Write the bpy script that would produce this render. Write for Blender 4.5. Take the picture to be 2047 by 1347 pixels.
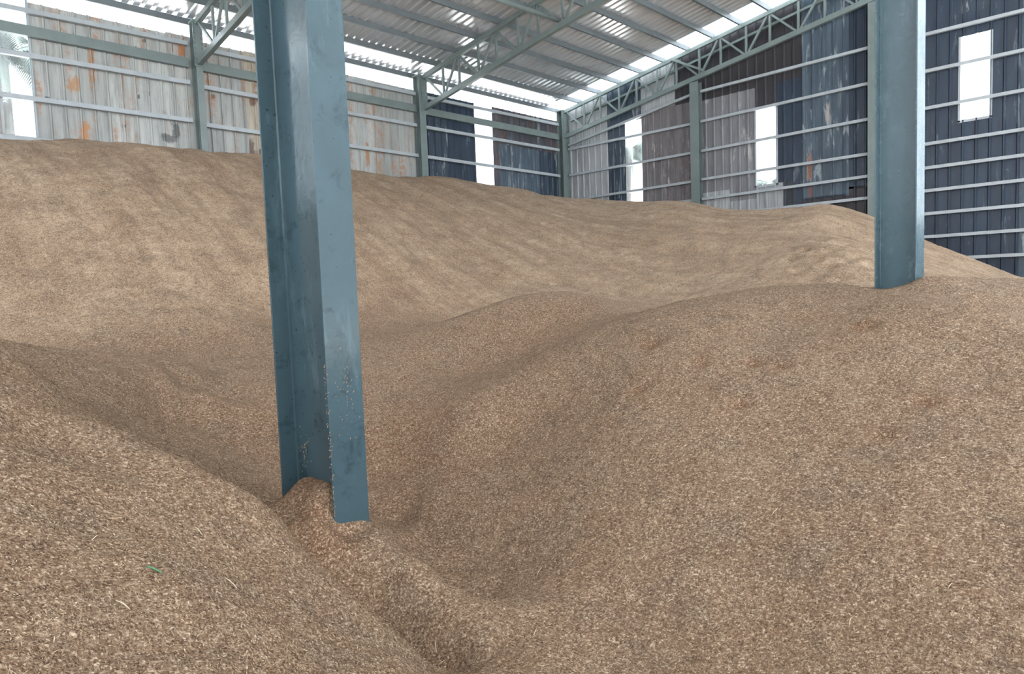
import bpy, math, random
import numpy as np
from mathutils import Vector, Matrix

for o in list(bpy.data.objects): bpy.data.objects.remove(o, do_unlink=True)
SC = bpy.context.scene
COL = SC.collection
random.seed(7)
RNG = np.random.default_rng(11)

# ------------------------------------------------------------------ camera, sky, exposure
CAM = np.array([-17.9025954, -15.0788674, 3.8013838])
RIGHT = (0.7042144423, -0.7090422337, -0.0366214430)
DOWN = (-0.0766040997, -0.0246007846, -0.9967580515)
FWD = (0.7058426391, 0.7047367681, -0.0716397698)
cd = bpy.data.cameras.new('camera')
cam = bpy.data.objects.new('camera', cd); COL.objects.link(cam)
cd.sensor_fit = 'HORIZONTAL'; cd.sensor_width = 36.0
cd.lens = 36.0*1353.989/2047.0
cd.clip_start = 0.05; cd.clip_end = 400
cam.matrix_world = Matrix(((RIGHT[0], -DOWN[0], -FWD[0], CAM[0]), (RIGHT[1], -DOWN[1], -FWD[1], CAM[1]),
                           (RIGHT[2], -DOWN[2], -FWD[2], CAM[2]), (0, 0, 0, 1)))
SC.camera = cam

world = bpy.data.worlds.new('overcast_sky'); SC.world = world
world.use_nodes = True
wn = world.node_tree; wn.nodes.clear()
wo = wn.nodes.new('ShaderNodeOutputWorld'); wb_ = wn.nodes.new('ShaderNodeBackground')
wg = wn.nodes.new('ShaderNodeTexCoord'); ws = wn.nodes.new('ShaderNodeSeparateXYZ'); wr = wn.nodes.new('ShaderNodeValToRGB')
wn.links.new(wg.outputs['Generated'], ws.inputs[0]); wn.links.new(ws.outputs['Z'], wr.inputs[0])
wr.color_ramp.elements[0].position = 0.0; wr.color_ramp.elements[0].color = (0.86, 0.92, 1.0, 1)
wr.color_ramp.elements[1].position = 0.9; wr.color_ramp.elements[1].color = (0.95, 0.98, 1.0, 1)
wn.links.new(wr.outputs[0], wb_.inputs['Color']); wb_.inputs['Strength'].default_value = 2.2
wn.links.new(wb_.outputs[0], wo.inputs['Surface'])

sl_ = bpy.data.lights.new('sun', 'SUN'); sl_.energy = 13.0; sl_.angle = math.radians(12); sl_.color = (1.0, 0.98, 0.95)
sun = bpy.data.objects.new('sun', sl_); COL.objects.link(sun)
sun.rotation_euler = Vector((-0.10, -0.34, 0.935)).to_track_quat('Z', 'Y').to_euler()

SC.view_settings.view_transform = 'Standard'
SC.view_settings.look = 'None'
SC.view_settings.gamma = 1.0
SC.view_settings.use_curve_mapping = False
SC.view_settings.exposure = 0.86
SC.cycles.max_bounces = 8
SC.cycles.diffuse_bounces = 5
SC.cycles.glossy_bounces = 4
SC.cycles.transmission_bounces = 4
SC.cycles.transparent_max_bounces = 8

# ------------------------------------------------------------------ materials
def nodes_of(name):
    m = bpy.data.materials.new(name); m.use_nodes = True
    t = m.node_tree; t.nodes.clear()
    out = t.nodes.new('ShaderNodeOutputMaterial')
    return m, t, out
class N:
    """small helper to chain shader nodes"""
    def __init__(s, t): s.t = t
    def new(s, kind, **kw):
        n = s.t.nodes.new(kind)
        for k, v in kw.items():
            if k in n.inputs: s.set(n.inputs[k], v)
            else: setattr(n, k, v)
        return n
    def set(s, sock, v):
        if hasattr(v, 'is_linked') or isinstance(v, bpy.types.NodeSocket): s.t.links.new(v, sock)
        else: sock.default_value = v
    def coord(s, scale=(1, 1, 1), loc=(0, 0, 0)):
        tc = s.t.nodes.new('ShaderNodeTexCoord'); mp = s.t.nodes.new('ShaderNodeMapping')
        s.t.links.new(tc.outputs['Object'], mp.inputs['Vector'])
        mp.inputs['Scale'].default_value = scale; mp.inputs['Location'].default_value = loc
        return mp.outputs[0]
    def noise(s, vec, scale, detail=4, rough=0.6, dist=0.0):
        n = s.t.nodes.new('ShaderNodeTexNoise'); s.t.links.new(vec, n.inputs['Vector'])
        n.inputs['Scale'].default_value = scale; n.inputs['Detail'].default_value = detail
        n.inputs['Roughness'].default_value = rough; n.inputs['Distortion'].default_value = dist
        return n.outputs['Fac']
    def ramp(s, fac, *stops):
        n = s.t.nodes.new('ShaderNodeValToRGB'); s.t.links.new(fac, n.inputs[0])
        e = n.color_ramp.elements
        while len(e) < len(stops): e.new(0.5)
        for el, (p, c) in zip(e, stops):
            el.position = p; el.color = (c, c, c, 1) if isinstance(c, (int, float)) else (*c, 1)
        return n.outputs[0]
    def mix(s, fac, a, b, mode='MIX'):
        n = s.t.nodes.new('ShaderNodeMix'); n.data_type = 'RGBA'; n.blend_type = mode
        s.set(n.inputs[0], fac)
        for k, v in ((6, a), (7, b)):
            s.set(n.inputs[k], v if not isinstance(v, tuple) else (*v, 1)[:4])
        return n.outputs[2]
    def math(s, op, a, b=0.0):
        n = s.t.nodes.new('ShaderNodeMath'); n.operation = op; s.set(n.inputs[0], a); s.set(n.inputs[1], b)
        return n.outputs[0]
    def bump(s, h, strength, dist):
        n = s.t.nodes.new('ShaderNodeBump'); s.t.links.new(h, n.inputs['Height'])
        n.inputs['Strength'].default_value = strength; n.inputs['Distance'].default_value = dist
        return n.outputs[0]
    def bsdf(s, color, rough=0.6, metal=0.0, normal=None, spec=0.5):
        n = s.t.nodes.new('ShaderNodeBsdfPrincipled')
        s.set(n.inputs['Base Color'], color if not isinstance(color, tuple) else (*color, 1)[:4])
        s.set(n.inputs['Roughness'], rough); s.set(n.inputs['Metallic'], metal)
        s.set(n.inputs['Specular IOR Level'], spec)
        if normal is not None: s.t.links.new(normal, n.inputs['Normal'])
        return n.outputs[0]

def sheet_material(name, base, base2, rust=0.0, rust_col=(0.36, 0.12, 0.035), peel=0.0, peel_col=(0.5, 0.5, 0.46),
                   grime=0.5, grime_shade_col=(0.03, 0.032, 0.035), rough=0.5, holes=False, seed=0.0, spots=()):
    m, t, out = nodes_of(name); n = N(t)
    oi = t.nodes.new('ShaderNodeObjectInfo')
    st = n.coord((1.0, 1.0, 0.09), (seed, seed, 0)); bl = n.coord((1, 1, 0.55), (seed*1.7, 3, seed)); iso = n.coord((1, 1, 1), (seed, 0, 2))
    c = n.mix(n.ramp(n.noise(st, 5.0, 5, 0.65), (0.38, 0.0), (0.62, 1.0)), base, base2)
    c = n.mix(n.math('MULTIPLY', n.ramp(oi.outputs['Random'], (0.0, 0.0), (1.0, 1.0)), 0.45), c, tuple(x*0.55 for x in base2))
    # grime running down
    g = n.math('MULTIPLY', n.ramp(n.noise(st, 13.0, 5, 0.7), (0.5, 0.0), (0.72, 1.0)), grime)
    c = n.mix(g, c, grime_shade_col)
    g2 = n.math('MULTIPLY', n.ramp(n.noise(bl, 1.5, 6, 0.65), (0.52, 0.0), (0.7, 1.0)), grime*0.7)
    c = n.mix(g2, c, tuple(0.35*x + 0.65*y for x, y in zip(base, grime_shade_col)))
    sx = t.nodes.new('ShaderNodeSeparateXYZ'); t.links.new(n.coord(), sx.inputs[0])
    fr = n.math('FRACT', n.math('DIVIDE', n.math('ADD', n.math('ADD', sx.outputs[0], sx.outputs[1]), -0.11), 0.25))
    e1 = n.math('LESS_THAN', n.math('ABSOLUTE', n.math('ADD', fr, -0.03)), 0.028); e2 = n.math('LESS_THAN', n.math('ABSOLUTE', n.math('ADD', fr, -0.26)), 0.028)
    ed = n.math('MULTIPLY', n.math('ADD', e1, e2), n.ramp(n.noise(bl, 2.2, 4, 0.7), (0.25, 0.25), (0.6, 0.95)))
    c = n.mix(n.math('MULTIPLY', ed, 0.62), c, tuple(0.3*x + 0.5*y for x, y in zip(base, grime_shade_col)))  # dark rib-edge lines: shade of the ribs put into the colour
    if peel > 0:
        pk = n.math('MULTIPLY', n.ramp(n.noise(n.coord((1.3, 1.3, 0.22), (seed, 5, 0)), 4.5, 8, 0.72, 0.6), (0.60-0.1*peel, 0.0), (0.66-0.08*peel, 1.0)), 0.85)
        c = n.mix(pk, c, peel_col)
    if rust > 0:
        r1 = n.ramp(n.noise(n.coord((1.0, 1.0, 0.22), (seed*2, 1, 9)), 2.3, 8, 0.7, 0.4), (0.63-0.16*rust, 0.0), (0.72-0.12*rust, 1.0))
        r2 = n.ramp(n.noise(iso, 9.0, 6, 0.7), (0.42, 0.0), (0.62, 1.0))
        rr = n.math('MULTIPLY', r1, r2)
        c = n.mix(n.math('MULTIPLY', rr, 0.9), c, rust_col)
        c = n.mix(n.math('MULTIPLY', n.ramp(n.noise(n.coord((1, 1, 0.15), (seed, 8, 8)), 7.0, 6, 0.75), (0.60, 0.0), (0.74, 1.0)), 0.5*rust+0.1), c, tuple(0.6*x+0.3*y for x, y in zip(rust_col, base)))
    # stains with a place of their own: (position along the wall, height, half width, half height, colour)
    sp = n.math('ADD', n.math('ADD', sx.outputs[0], sx.outputs[1]), -0.115)
    nz = n.noise(n.coord((1, 1, 0.45)), 11.0, 6, 0.75)
    for (s0, z0, hw, hz, col) in spots:
        dx = n.math('ABSOLUTE', n.math('DIVIDE', n.math('SUBTRACT', sp, s0), hw)); dz = n.math('ABSOLUTE', n.math('DIVIDE', n.math('SUBTRACT', sx.outputs[2], z0), hz))
        dd = n.math('SUBTRACT', n.math('MAXIMUM', dx, dz), n.math('MULTIPLY', n.math('SUBTRACT', nz, 0.5), 2.6))
        c = n.mix(n.ramp(dd, (0.55, 0.78), (0.92, 0.0)), c, col)
    bs = n.bsdf(c, rough, 0.0, n.bump(n.noise(iso, 14, 3, 0.5), 0.12, 0.02))
    if holes:
        v = t.nodes.new('ShaderNodeTexVoronoi'); t.links.new(n.coord((0, 1, 1), (0, 0.3, 0.2)), v.inputs['Vector'])
        v.inputs['Scale'].default_value = 0.95
        hole = n.math('LESS_THAN', v.outputs['Distance'], 0.0125)
        tr = t.nodes.new('ShaderNodeBsdfTransparent')
        mx = t.nodes.new('ShaderNodeMixShader')
        t.links.new(hole, mx.inputs[0]); t.links.new(bs, mx.inputs[1]); t.links.new(tr.outputs[0], mx.inputs[2])
        bs = mx.outputs[0]
    t.links.new(bs, out.inputs['Surface'])
    return m

def paint_material(name, base, dark, rough=0.3, scuff=0.5, spec=0.5, light=None, fine=22.0):
    m, t, out = nodes_of(name); n = N(t)
    v = n.coord(); vs = n.coord((1, 1, 0.25))
    c = n.mix(n.ramp(n.noise(v, 3.0, 5, 0.6), (0.35, 0.0), (0.7, 1.0)), base, tuple(0.82*x for x in base))
    c = n.mix(n.math('MULTIPLY', n.ramp(n.noise(v, 6.5, 8, 0.72, 0.5), (0.54, 0.0), (0.70, 1.0)), scuff), c, dark)
    c = n.mix(n.math('MULTIPLY', n.ramp(n.noise(v, 40.0, 3, 0.5), (0.69, 0.0), (0.73, 1.0)), scuff), c, tuple(0.4*x for x in dark))
    if light: c = n.mix(n.math('MULTIPLY', n.ramp(n.noise(vs, 5.0, 8, 0.75, 0.3), (0.56, 0.0), (0.68, 1.0)), 0.55), c, light)
    rg = n.ramp(n.noise(v, 4.0, 6, 0.65), (0.3, max(0.05, rough-0.05)), (0.7, rough+0.08))
    b = n.bump(n.noise(v, fine, 4, 0.55), 0.05, 0.02)
    t.links.new(n.bsdf(c, rg, 0.0, b, spec), out.inputs['Surface'])
    return m

def metal_material(name, base, rough=0.35, metal=0.85, var=0.25, blot=0.45, bmp=0.08):
    m, t, out = nodes_of(name); n = N(t)
    v = n.coord((1, 1, 1)); v2 = n.coord((3.0, 0.25, 0.25))
    c = n.mix(n.ramp(n.noise(v2, 1.3, 4, 0.6), (0.4, 0.0), (0.62, 1.0)), base, tuple((1-var)*x for x in base))
    c = n.mix(n.math('MULTIPLY', n.ramp(n.noise(v, 1.1, 6, 0.65), (0.55, 0.0), (0.75, 1.0)), blot), c, tuple(0.5*x for x in base))
    t.links.new(n.bsdf(c, rough, metal, n.bump(n.noise(v, 9, 3, 0.5), bmp, 0.02) if bmp else None), out.inputs['Surface'])
    return m

def translucent_material(name, col, clear):
    m, t, out = nodes_of(name); n = N(t)
    d = t.nodes.new('ShaderNodeBsdfTranslucent'); d.inputs['Color'].default_value = (*col, 1)
    tr = t.nodes.new('ShaderNodeBsdfTransparent'); tr.inputs['Color'].default_value = (0.93, 0.96, 0.97, 1)
    mx = t.nodes.new('ShaderNodeMixShader')
    fac = n.ramp(n.noise(n.coord((1, 1, 0.3)), 4.0, 6, 0.7), (0.3, max(0.0, clear-0.06)), (0.7, min(1.0, clear+0.06)))
    t.links.new(fac, mx.inputs[0]); t.links.new(d.outputs[0], mx.inputs[1]); t.links.new(tr.outputs[0], mx.inputs[2])
    t.links.new(mx.outputs[0], out.inputs['Surface'])
    return m

def husk_material(name, tan=(0.55, 0.412, 0.285), red=(0.21, 0.122, 0.070), patch=1.0, seed=0.0):
    m, t, out = nodes_of(name); n = N(t)
    v = n.coord((1, 1, 1), (seed, seed*0.7, 0))
    big = n.ramp(n.noise(v, 1.6, 5, 0.62, 0.3), (0.36, 0.0), (0.68, 1.0))
    mid = n.ramp(n.noise(v, 7.0, 6, 0.68), (0.40, 0.0), (0.64, 1.0))
    at = t.nodes.new('ShaderNodeAttribute'); at.attribute_name = 'near_tone'
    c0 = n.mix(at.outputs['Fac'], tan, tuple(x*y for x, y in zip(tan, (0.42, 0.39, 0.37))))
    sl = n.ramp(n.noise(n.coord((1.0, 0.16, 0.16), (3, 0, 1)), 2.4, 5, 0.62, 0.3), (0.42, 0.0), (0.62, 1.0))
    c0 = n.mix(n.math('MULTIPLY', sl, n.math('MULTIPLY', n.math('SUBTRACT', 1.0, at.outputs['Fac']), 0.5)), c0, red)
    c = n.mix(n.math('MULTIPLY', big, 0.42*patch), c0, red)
    c = n.mix(n.math('MULTIPLY', mid, 0.48*patch), c, red)
    cl = n.ramp(n.noise(v, 24.0, 5, 0.7), (0.46, 0.0), (0.66, 1.0))
    c = n.mix(n.math('MULTIPLY', cl, 0.55*patch), c, tuple(0.6*x for x in red))
    pk = n.ramp(n.noise(v, 3.1, 6, 0.66, 0.4), (0.47, 0.0), (0.64, 1.0))
    c = n.mix(n.math('MULTIPLY', pk, 0.42), c, (0.125, 0.088, 0.062))
    tn = t.nodes.new('ShaderNodeAttribute'); tn.attribute_name = 'red_shade'
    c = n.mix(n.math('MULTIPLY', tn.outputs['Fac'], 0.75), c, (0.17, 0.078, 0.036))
    # single husks: thin stretched cells in two crossing directions
    vo = t.nodes.new('ShaderNodeTexVoronoi'); t.links.new(n.coord((1.0, 0.42, 0.8)), vo.inputs['Vector']); vo.inputs['Scale'].default_value = 190
    vp = t.nodes.new('ShaderNodeTexVoronoi'); t.links.new(n.coord((0.42, 1.0, 0.8), (3, 1, 0)), vp.inputs['Vector']); vp.inputs['Scale'].default_value = 190
    sa = t.nodes.new('ShaderNodeSeparateColor'); t.links.new(vo.outputs['Color'], sa.inputs[0])
    sb = t.nodes.new('ShaderNodeSeparateColor'); t.links.new(vp.outputs['Color'], sb.inputs[0])
    gr = n.math('MULTIPLY', n.math('ADD', sa.outputs[0], sb.outputs[1]), 0.5)
    nz = n.noise(v, 60.0, 4, 0.75)
    gg = n.math('ADD', n.math('MULTIPLY', gr, 0.65), n.math('MULTIPLY', nz, 0.5))
    c = n.mix(n.ramp(gg, (0.30, 0.85), (0.52, 0.0)), c, (0.060, 0.034, 0.020))
    c = n.mix(n.ramp(gg, (0.62, 0.0), (0.88, 0.75)), c, (0.62, 0.50, 0.37))
    hb = n.math('ADD', n.math('MULTIPLY', gr, 0.5), n.math('ADD', n.math('MULTIPLY', nz, 0.8), n.math('MULTIPLY', mid, -0.4)))
    b = n.bump(hb, 0.85, 0.014)
    t.links.new(n.bsdf(c, 0.75, 0.0, b, 0.25), out.inputs['Surface'])
    return m

def grain_material(name):
    m, t, out = nodes_of(name); n = N(t)
    at = t.nodes.new('ShaderNodeAttribute'); at.attribute_name = 'tint'
    c = n.ramp(at.outputs['Fac'], (0.0, (0.065, 0.034, 0.018)), (0.28, (0.145, 0.088, 0.050)), (0.6, (0.275, 0.192, 0.120)), (0.85, (0.44, 0.33, 0.218)), (1.0, (0.72, 0.61, 0.47)))
    v = n.coord()
    big = n.ramp(n.noise(v, 1.6, 5, 0.62, 0.3), (0.36, 0.0), (0.68, 1.0))
    mid = n.ramp(n.noise(v, 7.0, 6, 0.68), (0.40, 0.0), (0.64, 1.0))
    cl = n.ramp(n.noise(v, 24.0, 5, 0.7), (0.46, 0.0), (0.66, 1.0))
    c = n.mix(n.math('ADD', n.math('MULTIPLY', big, 0.25), n.math('ADD', n.math('MULTIPLY', mid, 0.25), n.math('MULTIPLY', cl, 0.40))), c, (0.16, 0.09, 0.05))
    pk = n.ramp(n.noise(v, 3.1, 6, 0.66, 0.4), (0.47, 0.0), (0.64, 1.0))
    c = n.mix(n.math('MULTIPLY', pk, 0.36), c, (0.125, 0.088, 0.062))
    t.links.new(n.bsdf(c, 0.6, 0.0, None, 0.3), out.inputs['Surface'])
    return m

def plain(name, col, rough=0.7, metal=0.0):
    m, t, out = nodes_of(name); n = N(t)
    c = n.mix(n.ramp(n.noise(n.coord(), 8.0, 5, 0.6), (0.35, 0.0), (0.7, 1.0)), col, tuple(0.75*x for x in col))
    t.links.new(n.bsdf(c, rough, metal), out.inputs['Surface'])
    return m

M_WHITE = sheet_material('white_painted_sheet', (0.45, 0.47, 0.455), (0.34, 0.36, 0.35), rust=0.86, rust_col=(0.36, 0.15, 0.05), grime=0.55, grime_shade_col=(0.10, 0.10, 0.095), seed=1,
  spots=[(-12.43, 9.14, .05, .2, (.40,.14,.03)), (-12.24, 9.12, .07, .22, (.38,.13,.03)), (-13.94, 8.45, .07, .5, (.36,.16,.05)), (-14.3, 8.0, .12, .15, (.38,.19,.07)),
         (-14.15, 7.1, .12, .25, (.46,.18,.04)), (-12.6, 7.2, .20, .10, (.06,.06,.06)), (-12.45, 7.4, .10, .16, (.06,.06,.06)), (-13.44, 7.33, .06, .04, (.08,.035,.02)),
         (-13.12, 8.93, .022, .045, (.01,.01,.01)), (-12.97, 9.11, .025, .04, (.01,.01,.01)), (-13.13, 7.97, .025, .05, (.01,.01,.01)), (-12.95, 8.05, .025, .05, (.01,.01,.01)), (-14.74, 7.66, .025, .045, (.01,.01,.01)), (-14.56, 7.65, .025, .04, (.01,.01,.01)),
         (-11.62, 8.23, .06, .06, (.10,.045,.02)), (-7.75, 7.4, .06, .35, (.34,.15,.06)), (-7.4, 7.1, .1, .2, (.33,.2,.1))])
M_CREAM = sheet_material('cream_rusty_sheet', (0.50, 0.45, 0.36), (0.36, 0.32, 0.26), rust=0.8, rust_col=(0.22, 0.075, 0.03), grime=0.45, grime_shade_col=(0.12, 0.10, 0.08), seed=2, spots=[(-10.85, 7.2, .12, .28, (.06,.018,.012)), (-10.6, 7.1, .1, .12, (.06,.018,.012)), (-10.75, 8.25, .07, .10, (.10,.035,.018))])
M_LGREY = sheet_material('light_grey_sheet', (0.47, 0.49, 0.50), (0.35, 0.37, 0.385), rust=0.15, grime=0.55, grime_shade_col=(0.07, 0.075, 0.08), seed=3)
M_MAUVE = sheet_material('mauve_grey_sheet', (0.25, 0.235, 0.25), (0.18, 0.165, 0.17), rust=0.6, rust_col=(0.10, 0.035, 0.025), peel=0.25, peel_col=(0.40, 0.38, 0.38), grime=0.5, seed=4)
M_GMAUVE = sheet_material('weathered_grey_sheet', (0.26, 0.265, 0.29), (0.20, 0.20, 0.215), rust=0.0, peel=0.25, peel_col=(0.42, 0.42, 0.42), grime=0.35, seed=5)
M_NAVY = sheet_material('navy_blue_sheet', (0.026, 0.049, 0.085), (0.017, 0.032, 0.058), peel=0.08, peel_col=(0.12,0.15,0.18), grime=0.6, grime_shade_col=(0.010, 0.013, 0.022), rough=0.42, seed=6)
M_NAVYB = sheet_material('pierced_navy_sheet', (0.026, 0.049, 0.085), (0.017, 0.032, 0.058), peel=0.08, peel_col=(0.12,0.15,0.18), grime=0.6, grime_shade_col=(0.010, 0.013, 0.022), rough=0.42, holes=True, seed=6)
M_NAVYP = sheet_material('peeling_navy_sheet', (0.038, 0.064, 0.100), (0.026, 0.043, 0.068), peel=0.45, peel_col=(0.26, 0.29, 0.31), grime=0.5, grime_shade_col=(0.012, 0.016, 0.026), rough=0.45, seed=7)
M_SLATE = sheet_material('slate_blue_sheet', (0.082, 0.122, 0.162), (0.048, 0.072, 0.10), peel=0.55, peel_col=(0.28, 0.32, 0.34), grime=0.5, grime_shade_col=(0.02, 0.025, 0.035), rough=0.45, seed=8, spots=[(-8.10, 6.62, .09, .42, (.36,.24,.18)), (-8.10, 6.6, .05, .36, (.22,.075,.05)), (-8.12, 6.03, .06, .2, (.22,.075,.05)), (-8.56, 7.9, .05, .3, (.38,.32,.28))])
M_DARK = sheet_material('dark_brown_sheet', (0.048, 0.044, 0.055), (0.032, 0.030, 0.036), grime=0.4, grime_shade_col=(0.012, 0.012, 0.014), rough=0.5, holes=True, seed=9)
M_RUSTD = sheet_material('rust_stained_dark_sheet', (0.085, 0.095, 0.12), (0.055, 0.06, 0.075), rust=0.8, rust_col=(0.20, 0.085, 0.04), peel=0.35, peel_col=(0.26, 0.27, 0.28), grime=0.5, seed=10)
M_PANE = translucent_material('translucent_sheet', (0.62, 0.66, 0.68), 0.93)
M_SKY = translucent_material('translucent_roof_sheet', (0.80, 0.84, 0.87), 0.03)
M_ROOF = metal_material('galvanized_roof_sheet', (0.90, 0.91, 0.95), 0.25, 0.7, 0.06, 0.0, 0.0)
M_GALV = paint_material('galvanized_girt', (0.38, 0.42, 0.45), (0.22, 0.25, 0.275), 0.36, 0.35)
M_PURL = paint_material('dull_purlin', (0.125, 0.15, 0.165), (0.06, 0.075, 0.085), 0.40, 0.4)
M_GREEN = paint_material('grey_green_paint', (0.165, 0.208, 0.206), (0.09, 0.118, 0.12), 0.35, 0.35)
M_TEAL = paint_material('teal_blue_paint', (0.052, 0.090, 0.108), (0.020, 0.036, 0.046), 0.15, 0.75, 0.24, (0.10, 0.16, 0.185))
M_TEAL2 = paint_material('pale_teal_paint', (0.074, 0.126, 0.150), (0.040, 0.074, 0.094), 0.24, 0.4, 0.5, (0.18, 0.25, 0.29))
M_HUSK = husk_material('rice_husk')
M_GRAIN = grain_material('husk_grain')
M_STRAW = plain('dry_straw', (0.66, 0.56, 0.40), 0.6)
M_STUCK = plain('clinging_husk', (0.40, 0.27, 0.15), 0.7)
M_LEAF = plain('green_leaf', (0.08, 0.20, 0.10), 0.5)
M_FROND = plain('palm_leaf', (0.05, 0.075, 0.06), 0.5)
M_TRUNK = plain('palm_trunk', (0.18, 0.15, 0.12), 0.85)
M_GROUND = plain('concrete_yard', (0.66, 0.66, 0.63), 0.9)
M_FLOOR = plain('concrete_floor', (0.32, 0.31, 0.29), 0.9)

# ------------------------------------------------------------------ mesh helpers
class MB:
    def __init__(s): s.v = []; s.f = []
    def box(s, lo, hi):
        (x0, y0, z0), (x1, y1, z1) = lo, hi
        b = len(s.v)
        s.v += [(x0,y0,z0),(x1,y0,z0),(x1,y1,z0),(x0,y1,z0),(x0,y0,z1),(x1,y0,z1),(x1,y1,z1),(x0,y1,z1)]
        s.f += [tuple(b+i for i in q) for q in ((0,3,2,1),(4,5,6,7),(0,1,5,4),(1,2,6,5),(2,3,7,6),(3,0,4,7))]
        return s
    def bar(s, p, q, side, w, h):
        """square bar from p to q; w along side, h along the third direction"""
        p = Vector(p); q = Vector(q); d = (q-p).normalized(); a = Vector(side); a = (a - d*a.dot(d)).normalized(); c = d.cross(a)
        b = len(s.v)
        for e in (p, q):
            for i, j in ((-1,-1),(1,-1),(1,1),(-1,1)): s.v.append(tuple(e + a*(i*w/2) + c*(j*h/2)))
        s.f += [tuple(b+i for i in k) for k in ((0,1,2,3),(7,6,5,4),(0,4,5,1),(1,5,6,2),(2,6,7,3),(3,7,4,0))]
        return s
    def prism(s, prof, p, q, u, w):
        """profile [(a, b)] swept from p to q, a along u and b along w"""
        p = Vector(p); q = Vector(q); u = Vector(u); w = Vector(w); b = len(s.v); n = len(prof)
        for e in (p, q): s.v += [tuple(e + u*a + w*c) for a, c in prof]
        s.f += [(b+i, b+(i+1) % n, b+n+(i+1) % n, b+n+i) for i in range(n)]
        s.f += [tuple(b+n-1-i for i in range(n)), tuple(b+n+i for i in range(n))]
        return s
    def tube(s, pts, r, k=8):
        b0 = len(s.v); pts = [Vector(p) for p in pts]
        rs = r if isinstance(r, (list, tuple)) else [r]*len(pts)
        for i, p in enumerate(pts):
            d = (pts[min(i+1, len(pts)-1)] - pts[max(i-1, 0)]).normalized()
            a = d.cross(Vector((0, 0, 1)));  a = a.normalized() if a.length > 1e-3 else Vector((1, 0, 0)); c = d.cross(a)
            for j in range(k):
                t = 2*math.pi*j/k; s.v.append(tuple(p + a*(math.cos(t)*rs[i]) + c*(math.sin(t)*rs[i])))
        for i in range(len(pts)-1):
            for j in range(k): s.f.append((b0+i*k+j, b0+i*k+(j+1) % k, b0+(i+1)*k+(j+1) % k, b0+(i+1)*k+j))
        s.f += [tuple(b0+k-1-j for j in range(k)), tuple(b0+(len(pts)-1)*k+j for j in range(k))]
        return s
    def build(s, name, mat, parent=None, smooth=False, bevel=0.0):
        me = bpy.data.meshes.new(name); me.from_pydata(s.v, [], s.f); me.validate(); me.update()
        return link(name, me, mat, parent, smooth, bevel)
def link(name, me, mat, parent=None, smooth=False, bevel=0.0):
    o = bpy.data.objects.new(name, me); COL.objects.link(o)
    if mat: me.materials.append(mat)
    if parent is not None:
        o.parent = parent
        o.matrix_parent_inverse = Matrix.Translation(-parent.location)
    if smooth: me.polygons.foreach_set('use_smooth', [True]*len(me.polygons))
    if bevel:
        b = o.modifiers.new('bevel', 'BEVEL'); b.width = bevel; b.segments = 2; b.limit_method = 'ANGLE'
    return o
def tag(o, label=None, cat=None, group=None, kind=None):
    for k, v in (('label', label), ('category', cat), ('group', group), ('kind', kind)):
        if v: o[k] = v
    return o
def empty(name, loc=(0, 0, 0)):
    o = bpy.data.objects.new(name, None); COL.objects.link(o); o.location = loc; o.empty_display_size = 0.2
    return o

SL = 0.155                                   # roof slope
def z_chord(y): return 9.66 - SL*y           # upper side of the top chords
def z_roof(y): return 9.80 - SL*y            # roof sheets, on the purlins

# ------------------------------------------------------------------ the shell
tag(MB().box((-90, -90, -0.4), (90, 90, -0.05)).build('ground_outside', M_GROUND), 'pale concrete yard around the shed', 'ground', kind='structure')
tag(MB().box((-25.45, -24, 0), (-25.25, 0.14, 5.4)).build('wall_light_blocker', M_NAVY), 'unseen metal wall added to block light from the left side', 'wall', kind='structure')  # added out of view to cut the light from the left
tag(MB().box((-26, -24, -0.05), (0.1, 0.1, 0.0)).build('floor', M_FLOOR), 'grey concrete floor buried under the rice husk', 'floor', kind='structure')

def rib(s, pitch, w, d):
    """height of the rib profile at s"""
    t = (s % pitch)/pitch; a = w/pitch; r = 0.3*a
    if t < r: return d*t/r
    if t < a-r: return d
    if t < a: return d*(a-t)/r
    return 0.0
def breaks(s0, s1, pitch, w):
    out = {round(s0, 4), round(s1, 4)}
    k = math.floor(s0/pitch)
    while k*pitch < s1:
        for e in (0.0, 0.3*w, 0.7*w, w):
            s = k*pitch+e
            if s0 < s < s1: out.add(round(s, 4))
        k += 1
    return sorted(out)
def sheet(side, s0, s1, z0, z1, mat, parent, name='metal_sheet', off=0.0, pitch=0.25, w=0.07, label=None):
    b = MB(); ss = breaks(s0, s1, pitch, w); f = z1 if callable(z1) else (lambda s: z1)
    for th in (0.0, 0.004):
        for s in ss:
            d = 0.132 + off - rib(s+0.0005, pitch, w, 0.034) + th
            for z in (z0, f(s)): b.v.append((s, d, z) if side == 'A' else (d, s, z))
    n = len(ss)
    for i in range(n-1):
        a = 2*i; c = 2*n + 2*i
        b.f += [(a, a+2, a+3, a+1), (c+1, c+3, c+2, c), (a+1, a+3, c+3, c+1), (a, c, c+2, a+2)]
    b.f += [(0, 1, 2*n+1, 2*n), (2*n-2, 4*n-2, 4*n-1, 2*n-1)]
    o = b.build(name, mat, parent)
    if label: o['label'] = label
    return o
def sheets(side, s0, s1, z0, z1, mat, parent, step=0.98, **k):
    n = max(1, round((s1-s0)/step))
    for i in range(n): sheet(side, s0+(s1-s0)*i/n, s0+(s1-s0)*(i+1)/n, z0, z1, mat, parent, off=0.004*(i % 2), **k)

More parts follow.
